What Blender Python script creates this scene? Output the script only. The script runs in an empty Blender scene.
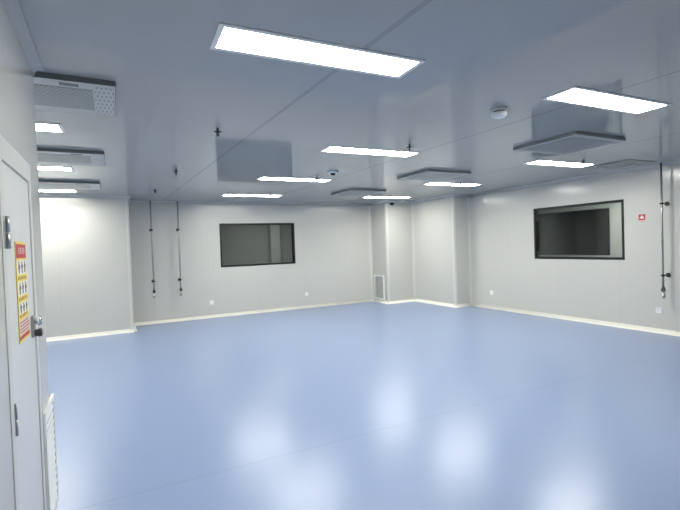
import bpy, bmesh, math, random
from mathutils import Vector, Matrix
random.seed(4)
C = bpy.context.scene.collection
SC = bpy.context.scene
PI = math.pi

# ------------------------------------------------------------------ measures (metres)
CAM_Z = 1.5405
H = 2.638                      # ceiling height
XL, YE = -0.365, 3.095         # door wall face and its far end
YB = 10.30                     # back wall face
XR = 7.586                     # right wall face
YS, XS = 9.491, 0.301          # stepped-forward stretch of the back wall
XA, Y1, XC, Y2 = 6.269, 9.539, 7.108, 7.958   # boxed-in corner
YN, XW = -1.6, -3.2            # ends of the room behind / left of the camera
T = 0.10                       # panel thickness
GRID = -0.0295                 # ceiling grid is turned a little against the walls

# ------------------------------------------------------------------ materials
def new_mat(name):
    m = bpy.data.materials.new(name); m.use_nodes = True
    nt = m.node_tree
    return m, nt, nt.nodes['Principled BSDF']

def simple(name, col, rough=0.4, metal=0.0, spec=0.5, noise=0.0, scale=40):
    m, nt, b = new_mat(name)
    b.inputs['Roughness'].default_value = rough
    b.inputs['Metallic'].default_value = metal
    b.inputs['Specular IOR Level'].default_value = spec
    b.inputs['Base Color'].default_value = (*col, 1)
    if noise:
        tc = nt.nodes.new('ShaderNodeTexCoord')
        n = nt.nodes.new('ShaderNodeTexNoise'); n.inputs['Scale'].default_value = scale
        n.inputs['Detail'].default_value = 4
        nt.links.new(tc.outputs['Object'], n.inputs['Vector'])
        r = nt.nodes.new('ShaderNodeMapRange')
        r.inputs['To Min'].default_value = rough - noise; r.inputs['To Max'].default_value = rough + noise
        nt.links.new(n.outputs['Fac'], r.inputs['Value'])
        nt.links.new(r.outputs['Result'], b.inputs['Roughness'])
    return m

class G:
    """small helper that writes node maths"""
    def __init__(self, nt): self.nt = nt
    def m(self, op, a, b=0.0, c=None):
        n = self.nt.nodes.new('ShaderNodeMath'); n.operation = op
        for i, v in enumerate((a, b) if c is None else (a, b, c)):
            if isinstance(v, (int, float)): n.inputs[i].default_value = v
            else: self.nt.links.new(v, n.inputs[i])
        return n.outputs[0]
    def pos(self):
        g = self.nt.nodes.new('ShaderNodeNewGeometry')
        s = self.nt.nodes.new('ShaderNodeSeparateXYZ')
        self.nt.links.new(g.outputs['Position'], s.inputs[0])
        return g.outputs['Position'], s.outputs
    def obj(self):
        g = self.nt.nodes.new('ShaderNodeTexCoord')
        s = self.nt.nodes.new('ShaderNodeSeparateXYZ')
        self.nt.links.new(g.outputs['Object'], s.inputs[0])
        return g.outputs['Object'], s.outputs
    def line(self, x, off, step, half):
        """1 on a seam of half-width half that repeats every step"""
        f = self.m('FRACT', self.m('DIVIDE', self.m('ADD', x, -off + step * 0.5 + step * 50), step))
        d = self.m('MULTIPLY', self.m('ABSOLUTE', self.m('SUBTRACT', f, 0.5)), step)
        return self.m('LESS_THAN', d, half)
    def mix(self, fac, a, b):
        n = self.nt.nodes.new('ShaderNodeMix'); n.data_type = 'RGBA'
        for k, v in ((0, fac), (6, a), (7, b)):
            if isinstance(v, tuple): n.inputs[k].default_value = (*v, 1)
            elif isinstance(v, (int, float)): n.inputs[k].default_value = v
            else: self.nt.links.new(v, n.inputs[k])
        return n.outputs[2]

def wall_mat(name, axis, off, col=(0.615, 0.615, 0.578), rough=0.17):
    m, nt, b = new_mat(name); g = G(nt)
    p, s = g.pos()
    a = s[axis]
    seam = g.line(a, off, 1.17, 0.0035)
    rib = g.line(a, off, 0.0585, 0.006)                        # fine pressed ribs
    c = g.mix(g.m('MULTIPLY', rib, 0.10), col, tuple(v * 0.86 for v in col))
    c = g.mix(g.m('MULTIPLY', seam, 0.28), c, (0.42, 0.42, 0.40))
    nt.links.new(c, b.inputs['Base Color'])
    n = nt.nodes.new('ShaderNodeTexNoise'); n.inputs['Scale'].default_value = 1.7
    nt.links.new(p, n.inputs['Vector'])
    bp = nt.nodes.new('ShaderNodeBump'); bp.inputs['Strength'].default_value = 0.05; bp.inputs['Distance'].default_value = 0.02
    hgt = g.m('SUBTRACT', n.outputs['Fac'], g.m('MULTIPLY', seam, 0.12))
    nt.links.new(hgt, bp.inputs['Height'])
    nt.links.new(bp.outputs['Normal'], b.inputs['Normal'])
    b.inputs['Roughness'].default_value = rough
    b.inputs['Specular IOR Level'].default_value = 0.45
    return m

def ceiling_mat():
    m, nt, b = new_mat('ceiling_panel'); g = G(nt)
    p, s = g.pos()
    xr = g.m('ADD', s[0], g.m('MULTIPLY', s[1], 0.0375))
    yr = g.m('ADD', s[1], g.m('MULTIPLY', s[0], 0.03))
    main = g.line(xr, 1.377, 6.36, 0.016)                       # wide joint strip
    mid = g.line(xr, 1.377, 2.12, 0.006)
    cross = g.line(yr, 2.43, 1.15, 0.003)
    col = (0.455, 0.46, 0.45)
    c = g.mix(g.m('MULTIPLY', cross, 0.35), col, (0.36, 0.38, 0.40))
    c = g.mix(g.m('MULTIPLY', mid, 0.8), c, (0.16, 0.165, 0.17))
    inner = g.line(xr, 1.377, 6.36, 0.012)
    c = g.mix(g.m('MULTIPLY', main, 0.6), c, (0.20, 0.205, 0.21))
    c = g.mix(g.m('MULTIPLY', inner, 0.85), c, (0.40, 0.405, 0.40))
    nt.links.new(c, b.inputs['Base Color'])
    n = nt.nodes.new('ShaderNodeTexNoise'); n.inputs['Scale'].default_value = 0.9
    nt.links.new(p, n.inputs['Vector'])
    bp = nt.nodes.new('ShaderNodeBump'); bp.inputs['Strength'].default_value = 0.025; bp.inputs['Distance'].default_value = 0.02
    nt.links.new(n.outputs['Fac'], bp.inputs['Height'])
    nt.links.new(bp.outputs['Normal'], b.inputs['Normal'])
    b.inputs['Roughness'].default_value = 0.075
    b.inputs['Specular IOR Level'].default_value = 0.26
    return m

def floor_mat():
    m, nt, b = new_mat('blue_vinyl'); g = G(nt)
    p, s = g.pos()
    n1 = nt.nodes.new('ShaderNodeTexNoise'); n1.inputs['Scale'].default_value = 160; n1.inputs['Detail'].default_value = 5
    n2 = nt.nodes.new('ShaderNodeTexNoise'); n2.inputs['Scale'].default_value = 0.8; n2.inputs['Detail'].default_value = 5
    n3 = nt.nodes.new('ShaderNodeTexNoise'); n3.inputs['Scale'].default_value = 14; n3.inputs['Detail'].default_value = 6
    for n in (n1, n2, n3): nt.links.new(p, n.inputs['Vector'])
    c = g.mix(n1.outputs['Fac'], (0.232, 0.308, 0.50), (0.275, 0.355, 0.55))
    c = g.mix(g.m('MULTIPLY', n2.outputs['Fac'], 0.25), c, (0.265, 0.342, 0.525))
    weld = g.line(s[1], 3.10, 40.0, 0.003)                      # welded sheet joint
    c = g.mix(g.m('MULTIPLY', weld, 0.5), c, (0.16, 0.20, 0.32))
    nt.links.new(c, b.inputs['Base Color'])
    r = g.m('ADD', 0.235, g.m('MULTIPLY', n3.outputs['Fac'], 0.05))
    nt.links.new(r, b.inputs['Roughness'])
    bp = nt.nodes.new('ShaderNodeBump'); bp.inputs['Strength'].default_value = 0.10; bp.inputs['Distance'].default_value = 0.002
    nt.links.new(n1.outputs['Fac'], bp.inputs['Height'])
    nt.links.new(bp.outputs['Normal'], b.inputs['Normal'])
    b.inputs['Specular IOR Level'].default_value = 0.5
    return m

def perf_mat(name, col, hole, sx, sy, rx, ry, stagger=False, metal=0.0):
    """perforated sheet: elongated dark holes on a grid in the object's own plane"""
    m, nt, b = new_mat(name); g = G(nt)
    p, s = g.obj()
    row = g.m('FLOOR', g.m('DIVIDE', s[1], sy))
    x = g.m('DIVIDE', s[0], sx)
    if stagger: x = g.m('ADD', x, g.m('MULTIPLY', row, 0.5))
    fx = g.m('SUBTRACT', g.m('FRACT', g.m('ADD', x, 100.0)), 0.5)
    fy = g.m('SUBTRACT', g.m('FRACT', g.m('ADD', g.m('DIVIDE', s[1], sy), 100.0)), 0.5)
    d = g.m('ADD', g.m('POWER', g.m('DIVIDE', g.m('MULTIPLY', g.m('ABSOLUTE', fx), sx), rx), 2.0),
            g.m('POWER', g.m('DIVIDE', g.m('MULTIPLY', g.m('ABSOLUTE', fy), sy), ry), 2.0))
    k = g.m('LESS_THAN', d, 1.0)
    nt.links.new(g.mix(k, col, hole), b.inputs['Base Color'])
    b.inputs['Roughness'].default_value = 0.4; b.inputs['Metallic'].default_value = metal
    return m

def emit_mat(name, col, strength):
    m = bpy.data.materials.new(name); m.use_nodes = True
    nt = m.node_tree; nt.nodes.clear()
    e = nt.nodes.new('ShaderNodeEmission'); o = nt.nodes.new('ShaderNodeOutputMaterial')
    e.inputs['Color'].default_value = (*col, 1); e.inputs['Strength'].default_value = strength
    nt.links.new(e.outputs[0], o.inputs[0])
    return m

def glass_mat(name, tint=(0.80, 0.84, 0.82), refl=1.0):
    m = bpy.data.materials.new(name); m.use_nodes = True
    nt = m.node_tree; nt.nodes.clear()
    t = nt.nodes.new('ShaderNodeBsdfTransparent'); t.inputs[0].default_value = (*tint, 1)
    gl = nt.nodes.new('ShaderNodeBsdfGlossy'); gl.inputs['Roughness'].default_value = 0.01
    gl.inputs['Color'].default_value = (refl, refl, refl, 1)
    f = nt.nodes.new('ShaderNodeFresnel'); f.inputs['IOR'].default_value = 1.5
    mx = nt.nodes.new('ShaderNodeMixShader'); o = nt.nodes.new('ShaderNodeOutputMaterial')
    nt.links.new(f.outputs[0], mx.inputs[0]); nt.links.new(t.outputs[0], mx.inputs[1])
    nt.links.new(gl.outputs[0], mx.inputs[2]); nt.links.new(mx.outputs[0], o.inputs[0])
    return m

M = dict(
    wx=wall_mat('wall_panel_across', 0, 0.75), wy=wall_mat('wall_panel_along', 1, 4.455),
    ws=wall_mat('wall_panel_step', 0, -0.88), wl=wall_mat('wall_panel_door_side', 1, 2.215),
    ceil=ceiling_mat(), floor=floor_mat(),
    cove=simple('cream_cove', (0.87, 0.865, 0.80), 0.30, noise=0.05),
    post=simple('pale_post', (0.67, 0.67, 0.635), 0.30, noise=0.05),
    ccove=simple('grey_cove', (0.60, 0.60, 0.57), 0.5, noise=0.05),
    white=simple('white_plastic', (0.90, 0.90, 0.89), 0.35, noise=0.05),
    plate=simple('pale_grey_plate', (0.56, 0.57, 0.53), 0.4, noise=0.05),
    enamel=simple('white_enamel', (0.74, 0.75, 0.74), 0.35, noise=0.05),
    lightframe=simple('white_light_frame', (0.88, 0.88, 0.87), 0.4, noise=0.05),
    greyframe=simple('silver_frame', (0.58, 0.60, 0.62), 0.32, 0.3, noise=0.06),
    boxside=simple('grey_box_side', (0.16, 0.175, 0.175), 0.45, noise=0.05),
    rim=simple('pale_green_rim', (0.30, 0.325, 0.30), 0.4, noise=0.05),
    steel=simple('brushed_steel', (0.46, 0.46, 0.45), 0.34, 0.9, noise=0.08, scale=90),
    darkmetal=simple('dark_metal', (0.05, 0.052, 0.055), 0.38, 0.5, noise=0.08),
    black=simple('black_frame', (0.006, 0.007, 0.008), 0.5, noise=0.05),
    blackgloss=simple('black_gloss', (0.006, 0.006, 0.007), 0.08),
    greyback=simple('grey_back_mesh', (0.20, 0.21, 0.23), 0.6, noise=0.05),
    gap=simple('dark_gap', (0.012, 0.013, 0.014), 0.8, noise=0.05),
    door=simple('door_panel', (0.70, 0.715, 0.71), 0.30, noise=0.05),
    jamb=simple('door_frame_metal', (0.655, 0.66, 0.635), 0.32, noise=0.05),
    chrome=simple('chrome', (0.75, 0.75, 0.75), 0.12, 1.0),
    red=simple('sign_red', (0.52, 0.022, 0.035), 0.4, noise=0.04),
    darkred=simple('caption_red', (0.38, 0.03, 0.05), 0.4, noise=0.04),
    yellow=simple('poster_yellow', (0.84, 0.68, 0.10), 0.4, noise=0.04),
    pwhite=simple('poster_white', (0.82, 0.80, 0.76), 0.4, noise=0.04),
    pink=simple('poster_pink', (0.78, 0.60, 0.58), 0.4, noise=0.04),
    ink=simple('poster_ink', (0.10, 0.075, 0.09), 0.5, noise=0.04),
    beyond=simple('next_room_wall', (0.60, 0.61, 0.605), 0.5, noise=0.05),
    beyondfloor=simple('next_room_floor', (0.30, 0.33, 0.36), 0.5, noise=0.05),
    glass=glass_mat('window_glass', (0.86, 0.88, 0.875), 0.6),
    glass2=glass_mat('shade_tinted_glass', (0.22, 0.24, 0.24), 0.5),  # tint darkened to stand in for the unlit room behind it
    perf=perf_mat('perforated_plate', (0.58, 0.59, 0.55), (0.27, 0.28, 0.27), 0.027, 0.085, 0.0055, 0.026, True),
    perfcore=perf_mat('perforated_core', (0.38, 0.39, 0.375), (0.20, 0.21, 0.20), 0.030, 0.030, 0.010, 0.010, True),
    perfgrey=perf_mat('perforated_grey_plate', (0.40, 0.42, 0.41), (0.13, 0.14, 0.14), 0.034, 0.034, 0.012, 0.012, True),
    perfside=perf_mat('perforated_pale_plate', (0.52, 0.54, 0.52), (0.20, 0.21, 0.21), 0.044, 0.044, 0.013, 0.013, True),
    light=emit_mat('light_panel', (1.0, 0.985, 0.90), 26.0),
)

# ------------------------------------------------------------------ mesh helpers
def bm_new(): return bmesh.new()

def box(bm, x0, x1, y0, y1, z0, z1, bev=0.0, mi=0):
    vs = [bm.verts.new(p) for p in ((x0,y0,z0),(x1,y0,z0),(x1,y1,z0),(x0,y1,z0),(x0,y0,z1),(x1,y0,z1),(x1,y1,z1),(x0,y1,z1))]
    fs = [bm.faces.new([vs[i] for i in f]) for f in ((0,3,2,1),(4,5,6,7),(0,1,5,4),(1,2,6,5),(2,3,7,6),(3,0,4,7))]
    for f in fs: f.material_index = mi
    if bev:
        es = list({e for f in fs for e in f.edges})
        r = bmesh.ops.bevel(bm, geom=es, offset=bev, segments=2, profile=0.5, affect='EDGES')
        for f in r['faces']: f.material_index = mi
    return bm

def tube(bm, p0, p1, r0, r1=None, seg=16, mi=0):
    r1 = r0 if r1 is None else r1
    p0, p1 = Vector(p0), Vector(p1); d = (p1 - p0).normalized()
    a = d.orthogonal().normalized(); b = d.cross(a)
    A = []; B = []
    for i in range(seg):
        t = 2 * PI * i / seg; o = a * math.cos(t) + b * math.sin(t)
        A.append(bm.verts.new(p0 + o * r0)); B.append(bm.verts.new(p1 + o * r1))
    for i in range(seg):
        j = (i + 1) % seg
        f = bm.faces.new((A[i], A[j], B[j], B[i])); f.smooth = True; f.material_index = mi
    f = bm.faces.new(A[::-1]); f.material_index = mi
    f = bm.faces.new(B); f.material_index = mi
    return bm

def lathe(bm, prof, seg=24, org=(0,0,0), mi=0):
    """prof: list of (radius, z)"""
    o = Vector(org); rings = []
    for r, z in prof:
        if r < 1e-6: rings.append([bm.verts.new(o + Vector((0, 0, z)))])
        else: rings.append([bm.verts.new(o + Vector((r * math.cos(2*PI*i/seg), r * math.sin(2*PI*i/seg), z))) for i in range(seg)])
    for A, B in zip(rings, rings[1:]):
        for i in range(seg):
            j = (i + 1) % seg
            if len(A) == 1 and len(B) == 1: continue
            if len(A) == 1: f = bm.faces.new((A[0], B[j], B[i]))
            elif len(B) == 1: f = bm.faces.new((A[i], A[j], B[0]))
            else: f = bm.faces.new((A[i], A[j], B[j], B[i]))
            f.smooth = True; f.material_index = mi
    return bm

def prism(bm, pts, z0, z1):
    A = [bm.verts.new((x, y, z0)) for x, y in pts]; B = [bm.verts.new((x, y, z1)) for x, y in pts]
    n = len(pts)
    for i in range(n):
        j = (i + 1) % n
        bm.faces.new((A[i], A[j], B[j], B[i]))
    bm.faces.new(A[::-1]); bm.faces.new(B)
    return bm

def rounded(pts, rad):
    """footprint with the listed corners rounded: pts = (x, y, round?)"""
    out = []; n = len(pts)
    for i, (x, y, k) in enumerate(pts):
        if not k: out.append((x, y)); continue
        p = Vector((x, y)); a = (Vector(pts[i-1][:2]) - p).normalized(); b = (Vector(pts[(i+1) % n][:2]) - p).normalized()
        c = p + (a + b) * rad
        for q in range(7):
            t = q / 6 * PI / 2
            v = c - b * rad * math.cos(t) - a * rad * math.sin(t)
            out.append((v.x, v.y))
    return out

def plate_hole(bm, axis, at, thick, u0, u1, z0, z1, hole):
    """wall slab with one rectangular hole; axis 0: plane x=at, u is y; axis 1: plane y=at, u is x"""
    hu0, hu1, hz0, hz1 = hole
    for (a, b, c, d) in ((u0, hu0, z0, z1), (hu1, u1, z0, z1), (hu0, hu1, z0, hz0), (hu0, hu1, hz1, z1)):
        if axis == 0: box(bm, at, at + thick, a, b, c, d)
        else: box(bm, a, b, at, at + thick, c, d)
    return bm

def cove(bm, pts, z, r, up=1, close=False):
    """concave quarter-round along a polyline that runs with the room on its LEFT; z is the floor (up=1) or ceiling (up=-1)"""
    prof = [(0, 0)] + [(r - r * math.cos(t), r - r * math.sin(t)) for t in [PI/2 * (1 - k/6) for k in range(7)]]
    # profile in (distance from wall, height): starts at the corner, then from (r,0) to (0,r)
    prof = [(0.0, 0.0), (r, 0.0)] + [(r - r * math.sin(k/6*PI/2), r - r * math.cos(k/6*PI/2)) for k in range(1, 6)] + [(0.0, r)]
    n = len(pts); rings = []
    for i, (x, y) in enumerate(pts):
        p = Vector((x, y)); dirs = []
        if i > 0: dirs.append((p - Vector(pts[i-1])).normalized())
        if i < n - 1: dirs.append((Vector(pts[i+1]) - p).normalized())
        nm = [Vector((-d.y, d.x)) for d in dirs]
        m = sum(nm, Vector((0, 0))).normalized(); m /= m.dot(nm[0])
        rings.append([bm.verts.new((x + m.x * a, y + m.y * a, z + up * b)) for a, b in prof])
    k = len(prof)
    for A, B in zip(rings, rings[1:]):
        for i in range(k):
            j = (i + 1) % k
            f = bm.faces.new((A[i], A[j], B[j], B[i])); f.smooth = 0 < i < k - 1
    bm.faces.new(rings[0]); bm.faces.new(rings[-1][::-1])
    return bm

def obj(name, bm, mats, parent=None, loc=(0, 0, 0), rot=(0, 0, 0)):
    bmesh.ops.recalc_face_normals(bm, faces=bm.faces)
    me = bpy.data.meshes.new(name); bm.to_mesh(me); bm.free()
    for m in (mats if isinstance(mats, (list, tuple)) else [mats]): me.materials.append(m)
    o = bpy.data.objects.new(name, me); C.objects.link(o)
    o.location = loc; o.rotation_euler = rot
    if parent: o.parent = parent
    return o

def tag(o, label, cat, group=None):
    o['label'] = label; o['category'] = cat
    if group: o['group'] = group
    return o

def thing(name, label, cat, loc=(0,0,0), rot=(0,0,0), group=None):
    o = bpy.data.objects.new(name, None); C.objects.link(o)
    o.empty_display_size = 0.05
    o.location = loc; o.rotation_euler = rot
    return tag(o, label, cat, group)

def struct(name, bm, m, parent=None, loc=(0,0,0)):
    o = obj(name, bm, m, parent, loc)
    if not parent: o['kind'] = 'structure'
    return o

def copy_tree(o, parent=None):
    c = o.copy(); C.objects.link(c)
    if parent: c.parent = parent
    for ch in list(o.children): copy_tree(ch, c)
    return c

def place(proto, used, loc, rz, label, cat, group):
    """first call moves the prototype itself, later calls copy it with its parts"""
    o = copy_tree(proto) if used[0] else proto
    used[0] = True
    o.location = loc; o.rotation_euler = (0, 0, rz)
    return tag(o, label, cat, group)

# ------------------------------------------------------------------ room shell
struct('floor', box(bm_new(), XW - T, XR + T, YN - T, YB + T, -0.10, 0), M['floor'])
struct('ceiling', box(bm_new(), XW - T, XR + T, YN - T, YB + T, H, H + 0.10), M['ceil'])

W1 = (2.199, 4.041, 1.133, 2.147)           # back window: x0 x1 z0 z1
W2 = (4.367, 6.138, 1.140, 2.151)           # right window: y0 y1 z0 z1
struct('wall_back', plate_hole(bm_new(), 1, YB, T, XS - 0.05, XA + 0.02, 0, H, W1), M['wx'])
struct('wall_right', plate_hole(bm_new(), 0, XR, T, YN - T, Y2 + 0.02, 0, H, W2), M['wy'])
struct('wall_step', prism(bm_new(), rounded([(XW, YS, 0), (XS, YS, 1), (XS, YB + T, 0), (XW, YB + T, 0)], 0.035), 0, H), M['ws'])
struct('wall_corner', prism(bm_new(), rounded([(XA, Y1, 1), (XC, Y1, 0), (XC, Y2, 1), (XR + T, Y2, 0), (XR + T, YB + T, 0), (XA, YB + T, 0)], 0.035), 0, H), M['wx'])
# door wall: slab with the door opening, rounded far end, then the return wall to the left
D0, D1, DZ = 2.025, 2.750, 2.010
bm = bm_new()
box(bm, XL - T, XL, YN - T, D0, 0, H)
box(bm, XL - T, XL, D0, D1, DZ, H)
prism(bm, rounded([(XL - T, D1, 0), (XL, D1, 0), (XL, YE, 1), (XL - T, YE, 0)], 0.03), 0, H)
struct('wall_left', bm, M['wl'])
struct('wall_return', box(bm_new(), XW, XL - T, YE - T, YE, 0, H), M['wx'])
struct('wall_west', box(bm_new(), XW - T, XW, YE - T, YB + T, 0, H), M['wy'])
struct('wall_rear', box(bm_new(), XL, XR, YN - T, YN, 0, H), M['wx'])

# coves at the floor (room on the left of the path) and at the ceiling
R = 0.065
paths = {
    'baseboard_right': [(XR, YN), (XR, Y2)],
    'baseboard_corner': [(XR, Y2), (XC, Y2), (XC, Y1), (XA, Y1), (XA, YB)],
    'baseboard_back': [(XA, YB), (XS, YB), (XS, YS)],
    'baseboard_step': [(XS, YS), (XW, YS)],
    'baseboard_west': [(XW, YS), (XW, YE)],
    'baseboard_return': [(XW, YE), (XL, YE)],
    'baseboard_rear': [(XL, YN), (XR, YN)],
}
for nm, p in paths.items():
    struct(nm, cove(bm_new(), p, 0, R, 1), M['cove'])
struct('baseboard_left', cove(bm_new(), [(XL, YE), (XL, D1 + 0.002)], 0, R, 1), M['cove'])
k = 0
for p in ([(XR, YN), (XR, Y2)], [(XR, Y2), (XC, Y2), (XC, Y1), (XA, Y1), (XA, YB)],
          [(XA, YB), (XS, YB), (XS, YS), (XW, YS)], [(XW, YS), (XW, YE), (XL, YE), (XL, YN), (XR, YN)]):
    k += 1
    struct('trim_%d' % k, cove(bm_new(), p, H, 0.05, -1), M['ccove'])
# upright coves in the inner corners
def corner_post(x, y, dx, dy, r=0.045):
    global k
    k += 1
    pts = [(x, y), (x + dx * r, y)]
    pts += [(x + dx * (r - r * math.sin(q/6*PI/2)), y + dy * (r - r * math.cos(q/6*PI/2))) for q in range(1, 6)]
    pts += [(x, y + dy * r)]
    struct('trim_%d' % k, prism(bm_new(), pts, 0.0, H), M['post'])
corner_post(XA, YB, -1, -1); corner_post(XC, Y1, -1, -1); corner_post(XR, Y2, -1, -1)

# rounded aluminium caps on the outer corners
def corner_cap(x, y, dx, dy, w=0.055, t=0.004):
    """outer corner at (x, y); the wall lies towards (dx, dy)"""
    global k
    k += 1
    a, b = x - dx * t, y - dy * t
    pts = rounded([(x + dx * w, b, 0), (a, b, 1), (a, y + dy * w, 0), (x + dx * 0.02, y + dy * w, 0), (x + dx * 0.02, y + dy * 0.02, 0), (x + dx * w, y + dy * 0.02, 0)], 0.035)
    struct('trim_%d' % k, prism(bm_new(), pts, 0.0, H), M['post'])
corner_cap(XS, YS, -1, 1); corner_cap(XA, Y1, 1, 1); corner_cap(XC, Y2, 1, 1)

# ------------------------------------------------------------------ windows and the rooms behind them
def window(name, axis, at, w, glass):
    u0, u1, z0, z1 = w
    bm = bm_new(); d = 0.040                         # black border flush with the panel
    lo, hi = at - 0.004, at + T
    for (a, b, c, e) in ((u0, u0 + d, z0, z1), (u1 - d, u1, z0, z1), (u0 + d, u1 - d, z0, z0 + d), (u0 + d, u1 - d, z1 - d, z1)):
        if axis == 0: box(bm, lo, hi, a, b, c, e)
        else: box(bm, a, b, lo, hi, c, e)
    o = struct(name, bm, M['black'])
    for s in (0.006, T - 0.012):                      # double glazing
        b2 = bm_new()
        if axis == 0: box(b2, at + s, at + s + 0.006, u0 + d, u1 - d, z0 + d, z1 - d)
        else: box(b2, u0 + d, u1 - d, at + s, at + s + 0.006, z0 + d, z1 - d)
        obj('pane', b2, glass, o)
    return o
window('window_1', 1, YB, W1, M['glass'])
window('window_2', 0, XR, W2, M['glass'])

# room behind the back window
YF = 13.6
struct('floor', box(bm_new(), 0.6, XR, YB + T, YF, -0.10, 0), M['beyondfloor'])
struct('ceiling', box(bm_new(), 0.6, XR, YB + T, YF, H, H + 0.1), M['beyond'])
struct('wall_beyond', box(bm_new(), 0.5, 0.6, YB + T, YF, 0, H), M['beyond'])
struct('wall_beyond', box(bm_new(), XR, XR + T, YB + T, YF + T, 0, H), M['beyond'])
struct('wall_beyond', box(bm_new(), 0.5, XR, YF, YF + T, 0, H), M['beyond'])
struct('wall_pillar', box(bm_new(), 4.42, 4.72, YF - 0.30, YF, 0, H), M['enamel'])

# corridor behind the right window, with an equal window in its far wall and a dark room behind that
XF = 9.42
W3 = (5.72, 7.50, 1.140, 2.151)
struct('floor', box(bm_new(), XR + T, XF, 2.6, 9.3, -0.10, 0), M['beyondfloor'])
struct('ceiling', box(bm_new(), XR + T, XF, 2.6, 9.3, H, H + 0.1), M['beyond'])
struct('wall_corridor', plate_hole(bm_new(), 0, XF, T, 2.6, 9.3, 0, H, W3), M['beyond'])
struct('wall_corridor', box(bm_new(), XR + T, XF + T, 2.5, 2.6, 0, H), M['beyond'])
struct('wall_corridor', box(bm_new(), XR + T, XF + T, 9.3, 9.4, 0, H), M['beyond'])
window('window_3', 0, XF, W3, M['glass2'])
struct('floor', box(bm_new(), XF + T, 12.5, 4.0, 10.6, -0.10, 0), M['beyondfloor'])
struct('ceiling', box(bm_new(), XF + T, 12.5, 4.0, 10.6, H, H + 0.1), M['beyond'])
for b in ((12.5, 12.6, 4.0, 10.6), (XF + T, 12.5, 3.9, 4.0), (XF + T, 12.5, 10.6, 10.7)):
    struct('wall_far', box(bm_new(), *b, 0, H), M['beyond'])

def fill_light(name, x, y, sx, sy, power):
    l = bpy.data.lights.new(name, 'AREA'); l.shape = 'RECTANGLE'; l.size = sx; l.size_y = sy; l.energy = power; l.color = (1.0, 0.985, 0.92)
    o = bpy.data.objects.new(name, l); C.objects.link(o); o.location = (x, y, H - 0.01)
fill_light('next_room_fill', 4.2, 11.9, 1.16, 0.24, 15)       # unseen fill lights, added to brighten the rooms beyond the glass
fill_light('corridor_fill', 8.55, 4.6, 0.24, 1.16, 42)  # added fill with no fixture, lifts the corridor wall behind the right window

# ------------------------------------------------------------------ door in the left wall
bm = bm_new()
L0, L1, LZ = 2.090, 2.690, 1.912
box(bm, XL - 0.045, XL - 0.002, L0, L1, 0.006, LZ, 0.003)
door = struct('door_1', bm, M['door'])
bm = bm_new()                                        # frame stands 12 mm proud of the panel
box(bm, XL - T, XL + 0.004, D0, L0 - 0.004, 0, DZ, 0.003)
box(bm, XL - T, XL + 0.004, L1 + 0.004, D1, 0, DZ, 0.003)
box(bm, XL - T, XL + 0.004, L0 - 0.004, L1 + 0.004, LZ + 0.004, DZ, 0.003)
obj('door_frame', bm, M['jamb'], door)
bm = bm_new(); box(bm, XL - T, XL - 0.050, L0 - 0.004, L1 + 0.004, 0.004, LZ + 0.004)
obj('door_stop', bm, M['gap'], door)
for z, lf in ((1.635, 0.046), (0.91, 0.012), (0.2, 0.012)):
    bm = bm_new()
    tube(bm, (XL + 0.007, L0 - 0.002, z - 0.062), (XL + 0.007, L0 - 0.002, z - 0.002), 0.011 if lf > 0.02 else 0.005)
    tube(bm, (XL + 0.007, L0 - 0.002, z + 0.002), (XL + 0.007, L0 - 0.002, z + 0.062), 0.011 if lf > 0.02 else 0.005)
    box(bm, XL - 0.010, XL + 0.0055, L0 - lf, L0 + lf, z - 0.062, z + 0.062, 0.002)
    obj('hinge', bm, M['steel'], door)
bm = bm_new()                                        # lock: dark plate, round chrome knob
HY, HZ = 2.605, 1.205
box(bm, XL - 0.002, XL + 0.010, HY - 0.022, HY + 0.026, HZ - 0.060, HZ + 0.045, 0.004)
lockplate = obj('lock_plate', bm, M['steel'], door)
bm = bm_new()
lathe(bm, [(0, 0.034), (0.014, 0.034), (0.021, 0.029), (0.022, 0.020), (0.016, 0.010), (0.011, 0.006), (0.011, 0)])
obj('knob', bm, M['chrome'], lockplate, (XL + 0.009, HY, HZ + 0.018), (0, PI/2, 0))
bm = bm_new()
lathe(bm, [(0, 0.032), (0.014, 0.032), (0.020, 0.028), (0.020, 0.018), (0.016, 0.008), (0.016, 0)])
obj('thumb_turn', bm, M['darkmetal'], lockplate, (XL + 0.009, HY, HZ - 0.040), (0, PI/2, 0))

# notice on the door
PX = XL - 0.002
PY0, PY1, PZ0, PZ1 = 2.275, 2.520, 1.170, 1.606
poster = obj('notice_poster', box(bm_new(), PX, PX + 0.003, PY0, PY1, PZ0, PZ1), M['yellow'])
tag(poster, 'tall yellow bordered notice with red header and picture rows stuck on door', 'notice')
def zrow(a, b): return PZ1 - (PZ1 - PZ0) * b, PZ1 - (PZ1 - PZ0) * a
def ppart(name, mat, a, b, y0=0.010, y1=0.235, lift=0.0032):
    z0, z1 = zrow(a, b)
    return obj(name, box(bm_new(), PX + 0.0028, PX + lift + 0.0008, PY0 + y0, PY0 + y1, z0, z1), mat, poster)
hd = ppart('header', M['red'], 0.025, 0.165); hd['label'] = 'red header with white characters'
bm = bm_new()
def glyph(bm, y, z, s, rnd, x):
    """an unreadable block character: a few strokes in a square"""
    for q in range(3):
        zz = z + s * (0.08 + 0.36 * q)
        box(bm, x, x + 0.0006, y + s * rnd.uniform(0, .15), y + s * rnd.uniform(.8, 1), zz, zz + s * 0.16)
    for q in range(2):
        yy = y + s * (0.2 + 0.42 * q)
        box(bm, x, x + 0.0006, yy, yy + s * 0.16, z + s * rnd.uniform(0, .2), z + s * rnd.uniform(.75, 1))
rnd = random.Random(2)
z0, z1 = zrow(0.025, 0.165)
for i in range(4):
    glyph(bm, PY0 + 0.050 + 0.040 * i, z0 + 0.017, 0.030, rnd, PX + 0.004)
obj('header_lettering', bm, M['pwhite'], hd)
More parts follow.
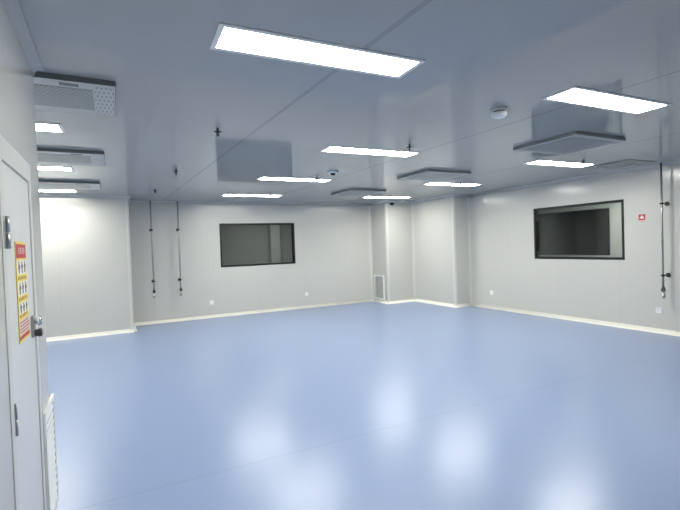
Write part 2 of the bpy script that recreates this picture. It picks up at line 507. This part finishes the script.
rows = [(0.185, 0.33), (0.40, 0.54), (0.61, 0.72)]
for i, (a, b) in enumerate(rows):
    pn = ppart('picture_panel', M['pwhite'], a, b)
    z0, z1 = zrow(a, b); x = PX + 0.004; h = z1 - z0
    for j in range(3):                                # three small gowned figures in each row
        y = PY0 + 0.035 + 0.068 * j; q = 0.06 * ((i + j) % 3)
        pts = [(0.010, 0.10), (0.016, 0.10), (0.018, 0.40), (0.020, 0.10), (0.027, 0.10), (0.028, 0.50), (0.040, 0.42 + q), (0.044, 0.50 + q),
               (0.030, 0.70), (0.024, 0.74), (0.026, 0.84), (0.022, 0.92), (0.015, 0.92), (0.011, 0.84), (0.013, 0.74), (0.006, 0.66), (0.004, 0.40), (0.009, 0.40)]
        bm = bm_new()
        A = [bm.verts.new((x, y + u, z0 + h * v)) for u, v in pts]; B = [bm.verts.new((x + 0.0006, y + u, z0 + h * v)) for u, v in pts]
        for n in range(len(pts)):
            m2 = (n + 1) % len(pts); bm.faces.new((A[n], A[m2], B[m2], B[n]))
        bm.faces.new(A[::-1]); bm.faces.new(B)
        obj('pictogram', bm, M['ink'], pn)
for (a, b) in ((0.34, 0.39), (0.55, 0.60), (0.73, 0.77)):
    bm = bm_new(); z0, z1 = zrow(a, b)
    for i in range(6): glyph(bm, PY0 + 0.03 + 0.032 * i, z0 + 0.003, 0.016, rnd, PX + 0.003)
    obj('row_lettering', bm, M['darkred'], poster)
ft = ppart('footer', M['pink'], 0.785, 0.925); ft['label'] = 'pink footer with lines of small text'
bm = bm_new(); z0, z1 = zrow(0.785, 0.925)
for r_ in range(4):
    y = PY0 + 0.025
    while y < PY0 + 0.20:
        l = rnd.uniform(0.012, 0.035); box(bm, PX + 0.004, PX + 0.0046, y, y + l, z0 + 0.008 + r_ * 0.014, z0 + 0.013 + r_ * 0.014); y += l + 0.008
obj('footer_lettering', bm, M['darkred'], ft)
ppart('red_stripe', M['red'], 0.935, 0.972)

# ------------------------------------------------------------------ louvred wall grilles
def grille(name, label, w, h, n, loc, rz, slatcol, framecol, depth=0.022, back='gap'):
    """local x along the wall, local -y out of the wall, z up from the lower edge"""
    t = thing(name, label, 'vent grille', loc, (0, 0, rz))
    f = 0.032; bm = bm_new()
    for (a, b, c, d) in ((-w/2, -w/2 + f, 0, h), (w/2 - f, w/2, 0, h), (-w/2 + f, w/2 - f, 0, f), (-w/2 + f, w/2 - f, h - f, h)):
        box(bm, a, b, -depth, 0, c, d, 0.002)
    obj('frame', bm, framecol, t)
    obj('backing', box(bm_new(), -w/2 + f, w/2 - f, -0.004, 0, f, h - f), M[back], t)
    bm = bm_new(); p = (h - 2 * f) / n
    for i in range(n):
        z = f + p * (i + 0.5)
        pts = [(-depth * 0.86, z - p * 0.36), (-depth * 0.86, z - p * 0.27), (-0.005, z + p * 0.16), (-0.005, z + p * 0.06)]
        A = [bm.verts.new((-w/2 + f, y, zz)) for y, zz in pts]; B = [bm.verts.new((w/2 - f, y, zz)) for y, zz in pts]
        for q in range(4): bm.faces.new((A[q], A[(q+1) % 4], B[(q+1) % 4], B[q]))
        bm.faces.new(A); bm.faces.new(B[::-1])
    obj('louvre_slats', bm, slatcol, t)
    return t
grille('return_air_grille', 'white louvred grille at the foot of the boxed-in corner column', 0.47, 0.645, 20,
       (XA, 9.945, 0.078), -PI/2, M['enamel'], M['white'], back='greyback')
grille('return_air_grille', 'white louvred grille low on the door wall beyond the door', 0.375, 0.64, 13,
       (XL, 2.972, 0.068), PI/2, M['white'], M['white'], 0.014)

# ------------------------------------------------------------------ ceiling lights
LW, LD = 1.16, 0.238
def make_light():
    t = thing('ceiling_light', '', 'ceiling light')
    f = 0.030; bm = bm_new(); z = -0.007
    a, b = LW/2 + f, LD/2 + f
    for (x0, x1, y0, y1) in ((-a, -LW/2, -b, b), (LW/2, a, -b, b), (-LW/2, LW/2, -b, -LD/2), (-LW/2, LW/2, LD/2, b)):
        box(bm, x0, x1, y0, y1, z, 0, 0.002)
    obj('frame', bm, M['lightframe'], t)
    obj('light_diffuser', box(bm_new(), -LW/2, LW/2, -LD/2, LD/2, z + 0.003, 0), M['light'], t)
    return t
lp = make_light(); used = [False]
LIGHTS = [
    (1.116, 2.291, 'largest ceiling light panel, nearest the camera at top centre'),
    (3.635, 2.191, 'bright ceiling light panel at upper right, beside the smoke detector'),
    (2.762, 4.467, 'ceiling light panel at mid ceiling, directly behind the nearest panel'),
    (2.672, 6.678, 'thin looking ceiling light panel beside the small white dome camera'),
    (2.605, 8.906, 'farthest ceiling light panel above the back window'),
    (5.770, 8.702, 'farthest ceiling light panel in front of the corner column'),
    (5.818, 6.499, 'ceiling light panel between the two grey diffusers right of centre'),
    (5.930, 4.300, 'ceiling light panel above the right window beside the flat grille'),
    (-0.945, 4.512, 'ceiling light panel cut off by the door wall, nearest of three there'),
    (-1.015, 6.592, 'ceiling light panel cut off by the door wall, middle of three there'),
    (-1.115, 8.863, 'ceiling light panel cut off by the door wall, over the stepped wall'),
]
for x, y, lb in LIGHTS:
    place(lp, used, (x, y, H), GRID, lb, 'ceiling light', 'rectangular ceiling light panels')

# ------------------------------------------------------------------ air supply diffusers
def make_diffuser(w, d, drop, plate, core, corebox, name='supply_air_diffuser', rimm=None):
    t = thing(name, '', 'ceiling diffuser')
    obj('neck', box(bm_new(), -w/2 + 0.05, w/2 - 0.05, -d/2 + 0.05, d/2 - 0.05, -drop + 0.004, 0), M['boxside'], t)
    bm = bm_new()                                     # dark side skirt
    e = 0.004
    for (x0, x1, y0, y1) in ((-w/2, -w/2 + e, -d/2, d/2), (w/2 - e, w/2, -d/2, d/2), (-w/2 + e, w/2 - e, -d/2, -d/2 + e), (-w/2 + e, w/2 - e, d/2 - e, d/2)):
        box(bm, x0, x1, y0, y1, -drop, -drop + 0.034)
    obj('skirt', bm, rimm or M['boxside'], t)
    obj('face_plate', box(bm_new(), -w/2 + e, w/2 - e, -d/2 + e, d/2 - e, -drop, -drop + 0.004), plate, t)
    x0, x1, y0, y1 = corebox
    obj('core_panel', box(bm_new(), x0, x1, y0, y1, -drop - 0.003, -drop), core, t)
    return t

# left row: wide plates, partly behind the door wall
dl = make_diffuser(1.22, 0.72, 0.034, M['plate'], M['perfcore'], (-0.45, 0.475, -0.235, 0.21))
bm = bm_new(); box(bm, 0.295, 0.400, -0.318, -0.270, -0.0365, -0.034)
obj('name_plate', bm, M['boxside'], dl)
obj('slotted_panel', box(bm_new(), 0.485, 0.600, -0.30, 0.30, -0.0355, -0.034), M['perf'], dl)
used = [False]
for x, y, lb in ((-0.550, 3.520, 'large perforated ceiling diffuser against the door wall, nearest the camera'),
                 (-0.650, 5.730, 'perforated ceiling diffuser between two lights cut off by door wall'),
                 (-0.745, 7.990, 'farthest perforated ceiling diffuser beside the door wall')):
    place(dl, used, (x, y, H), 0.0, lb, 'ceiling diffuser', 'perforated diffusers along the left')
# right rows: square grey plates
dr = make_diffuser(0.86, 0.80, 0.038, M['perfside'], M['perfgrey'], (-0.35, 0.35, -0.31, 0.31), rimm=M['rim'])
used = [False]
for x, y, lb in ((4.705, 3.320, 'grey square ceiling diffuser nearest the camera, above the right window'),
                 (4.640, 5.640, 'grey square ceiling diffuser beyond the smoke detector, middle of three'),
                 (4.530, 7.890, 'farthest grey square ceiling diffuser left of the corner column')):
    place(dr, used, (x, y, H), 0.0, lb, 'ceiling diffuser', 'grey square diffusers')

# flat return grille in the ceiling
t = thing('ceiling_grille', 'flat dark grey grille set in the ceiling beside the right hand pipe', 'vent grille', (6.955, 4.02, H), (0, 0, GRID))
w, d, f = 0.62, 0.60, 0.025
bm = bm_new()
for (x0, x1, y0, y1) in ((-w/2, -w/2 + f, -d/2, d/2), (w/2 - f, w/2, -d/2, d/2), (-w/2 + f, w/2 - f, -d/2, -d/2 + f), (-w/2 + f, w/2 - f, d/2 - f, d/2)):
    box(bm, x0, x1, y0, y1, -0.010, 0, 0.002)
obj('frame', bm, M['rim'], t)
obj('grille_face', box(bm_new(), -w/2 + f, w/2 - f, -d/2 + f, d/2 - f, -0.007, 0), M['perfgrey'], t)

# ------------------------------------------------------------------ sprinklers, cameras, detector
def make_sprinkler():
    t = thing('fire_sprinkler', '', 'sprinkler')
    obj('stem', tube(bm_new(), (0, 0, 0), (0, 0, -0.032), 0.009, seg=12), M['darkmetal'], t)
    obj('escutcheon', lathe(bm_new(), [(0, -0.026), (0.020, -0.027), (0.036, -0.034), (0.036, -0.037), (0.012, -0.040), (0, -0.040)]), M['darkmetal'], t)
    bm = bm_new()
    tube(bm, (0, 0, -0.038), (0, 0, -0.048), 0.010)
    for q in (-1, 1):                                 # yoke arms
        tube(bm, (q * 0.009, 0, -0.046), (q * 0.013, 0, -0.058), 0.0035, seg=8)
        tube(bm, (q * 0.013, 0, -0.058), (q * 0.003, 0, -0.072), 0.0035, seg=8)
    tube(bm, (0, 0, -0.046), (0, 0, -0.071), 0.003, seg=8)
    obj('frame', bm, M['darkmetal'], t)
    obj('deflector', lathe(bm_new(), [(0, -0.070), (0.006, -0.070), (0.015, -0.073), (0.015, -0.075), (0, -0.075)]), M['darkmetal'], t)
    return t
sp = make_sprinkler(); used = [False]
for x, y, lb in ((0.882, 4.041, 'dark ceiling sprinkler nearest the camera, left of centre'),
                 (0.792, 6.235, 'dark ceiling sprinkler above the right pipe of the back pair'),
                 (0.695, 8.307, 'dark ceiling sprinkler between and above the two back wall pipes'),
                 (2.962, 3.989, 'dark ceiling sprinkler by the right end of the middle light panel'),
                 (2.914, 6.368, 'dark ceiling sprinkler close to the small white dome camera'),
                 (2.829, 8.458, 'dark ceiling sprinkler by the farthest light above the back window'),
                 (5.619, 8.334, 'dark ceiling sprinkler by the light in front of corner column'),
                 (5.748, 6.219, 'dark ceiling sprinkler beside the light right of the corner column'),
                 (5.916, 3.940, 'dark ceiling sprinkler by the light over the right window')):
    place(sp, used, (x, y, H), 0.4, lb, 'sprinkler', 'ceiling sprinklers')

t = thing('dome_camera', 'small white dome camera with black lens on the mid ceiling', 'camera', (2.925, 5.83, H))
obj('base', lathe(bm_new(), [(0, 0), (0.078, 0), (0.078, -0.018), (0.066, -0.028), (0, -0.028)]), M['white'], t)
obj('lens_dome', lathe(bm_new(), [(0.040, -0.024), (0.038, -0.040), (0.028, -0.054), (0.014, -0.061), (0, -0.063)]), M['blackgloss'], t)

t = thing('dome_camera', 'black dome camera on the ceiling in front of the corner column', 'camera', (6.385, 9.42, H))
obj('base', lathe(bm_new(), [(0, 0), (0.075, 0), (0.075, -0.030), (0.066, -0.042), (0, -0.042)]), M['enamel'], t)
obj('lens_dome', lathe(bm_new(), [(0.058, -0.040), (0.060, -0.070), (0.046, -0.098), (0.024, -0.113), (0, -0.117)]), M['blackgloss'], t)

t = thing('smoke_detector', 'round white smoke detector with dark slot on the ceiling', 'smoke detector', (2.915, 2.675, H))
obj('base', lathe(bm_new(), [(0, 0), (0.066, 0), (0.066, -0.018), (0.058, -0.022), (0, -0.022)]), M['enamel'], t)
obj('slot_ring', lathe(bm_new(), [(0.050, -0.020), (0.050, -0.034)]), M['gap'], t)
obj('cap', lathe(bm_new(), [(0, -0.033), (0.062, -0.033), (0.065, -0.042), (0.060, -0.060), (0.045, -0.073), (0.022, -0.079), (0, -0.080)]), M['white'], t)

# ------------------------------------------------------------------ wall sockets
def make_socket():
    t = thing('wall_socket', '', 'socket')
    obj('plate', box(bm_new(), -0.045, 0.045, -0.012, 0, -0.045, 0.045, 0.004), M['white'], t)
    bm = bm_new()
    for x, z, a in ((-0.012, 0.012, 0), (0.012, 0.012, 0), (0, -0.012, 0)):
        box(bm, x - 0.002, x + 0.002, -0.0126, -0.0118, z - 0.006, z + 0.006)
    obj('slots', bm, M['gap'], t)
    return t
so = make_socket(); used = [False]
for x, y, z, rz, lb in ((1.955, YB, 0.345, 0, 'white wall socket on the back wall left of the back window'),
                        (4.306, YB, 0.349, 0, 'white wall socket on the back wall right of the back window'),
                        (XR, 7.298, 0.362, -PI/2, 'white wall socket on the right wall near the boxed-in corner'),
                        (XR, 3.864, 0.351, -PI/2, 'white wall socket on the right wall below the pipe')):
    place(so, used, (x, y, z), rz, lb, 'socket', 'white wall sockets')

# ------------------------------------------------------------------ compressed air drop pipes
def make_pipe(off):
    """local origin on the wall at floor level; local -y points into the room"""
    t = thing('drop_pipe', '', 'pipe')
    r = 0.014
    obj('pipe', tube(bm_new(), (0, -off, 0.72), (0, -off, H), r), M['steel'], t)
    obj('ceiling_collar', lathe(bm_new(), [(r, H - 0.012), (0.03, H - 0.010), (0.03, H)], org=(0, -off, 0)), M['steel'], t)
    for z in (2.012, 0.918):
        bm = bm_new()
        tube(bm, (0, -off - 0.016, z), (0, -0.010, z), 0.007, seg=10)
        tube(bm, (0, -0.012, z), (0, 0, z), 0.034, seg=20)
        tube(bm, (0, -off, z - 0.014), (0, -off, z + 0.014), 0.022)
        tube(bm, (-0.034, -off, z), (0.034, -off, z), 0.006, seg=8)
        obj('bracket', bm, M['darkmetal'], t)
    for z in (1.46,):
        obj('coupling', tube(bm_new(), (0, -off, z - 0.02), (0, -off, z + 0.02), 0.018), M['steel'], t)
    bm = bm_new()
    tube(bm, (0, -off, 0.672), (0, -off, 0.735), 0.022)
    tube(bm, (-0.026, -off, 0.70), (0.030, -off, 0.70), 0.017)
    v = obj('valve', bm, M['darkmetal'], t)
    bm = bm_new()
    box(bm, 0.028, 0.036, -off - 0.060, -off + 0.012, 0.694, 0.706, 0.002)
    obj('valve_handle', bm, M['steel'], v)
    bm = bm_new()
    lathe(bm, [(0.010, 0.675), (0.010, 0.645), (0.018, 0.640), (0.026, 0.605), (0.026, 0.590), (0.014, 0.585), (0.014, 0.565), (0, 0.565)], org=(0, -off, 0))
    obj('quick_coupler', bm, M['steel'], t)
    return t
pp = make_pipe(0.15); used = [False]
for x, y, rz, lb in ((0.745, YB, 0, 'thin steel drop pipe on the back wall, nearest the stepped wall'),
                     (1.288, YB, 0, 'thin steel drop pipe on the back wall, nearer the back window'),
                     (XR, 3.722, -PI/2, 'steel drop pipe with valve on the right wall beside the red sign')):
    place(pp, used, (x, y, 0), rz, lb, 'pipe', 'steel drop pipes')

# ------------------------------------------------------------------ red sign on the right wall
t = thing('wall_sign', 'small red square sign with white pictogram on the right wall', 'sign', (XR, 4.088, 1.815), (0, 0, -PI/2))
obj('plate', box(bm_new(), -0.050, 0.050, -0.003, 0, -0.030, 0.062), M['red'], t)
bm = bm_new()
pts = [(-0.034, -0.006), (-0.034, 0.012), (-0.020, 0.022), (-0.012, 0.042), (0.012, 0.042), (0.020, 0.022), (0.034, 0.012), (0.034, -0.006)]
A = [bm.verts.new((x, -0.0040, z)) for x, z in pts]; B = [bm.verts.new((x, -0.0028, z)) for x, z in pts]
for i in range(len(pts)):
    j = (i + 1) % len(pts); bm.faces.new((A[i], A[j], B[j], B[i]))
bm.faces.new(A); bm.faces.new(B[::-1])
obj('pictogram', bm, M['pwhite'], t)
obj('caption_strip', box(bm_new(), -0.050, 0.050, -0.003, 0, -0.060, -0.030), M['pwhite'], t)
bm = bm_new(); rnd = random.Random(7)
for i in range(4):
    y = -0.044 + 0.023 * i
    for q in range(3): box(bm, y, y + 0.018, -0.0036, -0.0028, -0.055 + 0.008 * q, -0.051 + 0.008 * q)
    box(bm, y + 0.007, y + 0.011, -0.0036, -0.0028, -0.056, -0.034)
obj('caption_lettering', bm, M['red'], t)

# ------------------------------------------------------------------ camera, world, view
F = Vector((0.45720378, 0.88911163, -0.0211001)); RT = Vector((0.88845153, -0.45768041, -0.03438772)); U = Vector((0.04023163, 0.00302422, 0.9991858))
cam = bpy.data.cameras.new('camera'); co = bpy.data.objects.new('camera', cam); C.objects.link(co)
mw = Matrix((RT, U, -F)).transposed().to_4x4(); mw.translation = (0, 0, CAM_Z)
co.matrix_world = mw
cam.sensor_fit = 'HORIZONTAL'; cam.sensor_width = 36; cam.lens = 441.01 / 680 * 36
cam.clip_start = 0.02
SC.camera = co
w = bpy.data.worlds.new('world'); SC.world = w; w.use_nodes = True
w.node_tree.nodes['Background'].inputs[0].default_value = (0.5, 0.55, 0.6, 1)
w.node_tree.nodes['Background'].inputs[1].default_value = 0.2
SC.view_settings.view_transform = 'Standard'; SC.view_settings.look = 'None'
SC.view_settings.exposure = 0.80; SC.view_settings.gamma = 1.0
SC.view_settings.use_curve_mapping = False
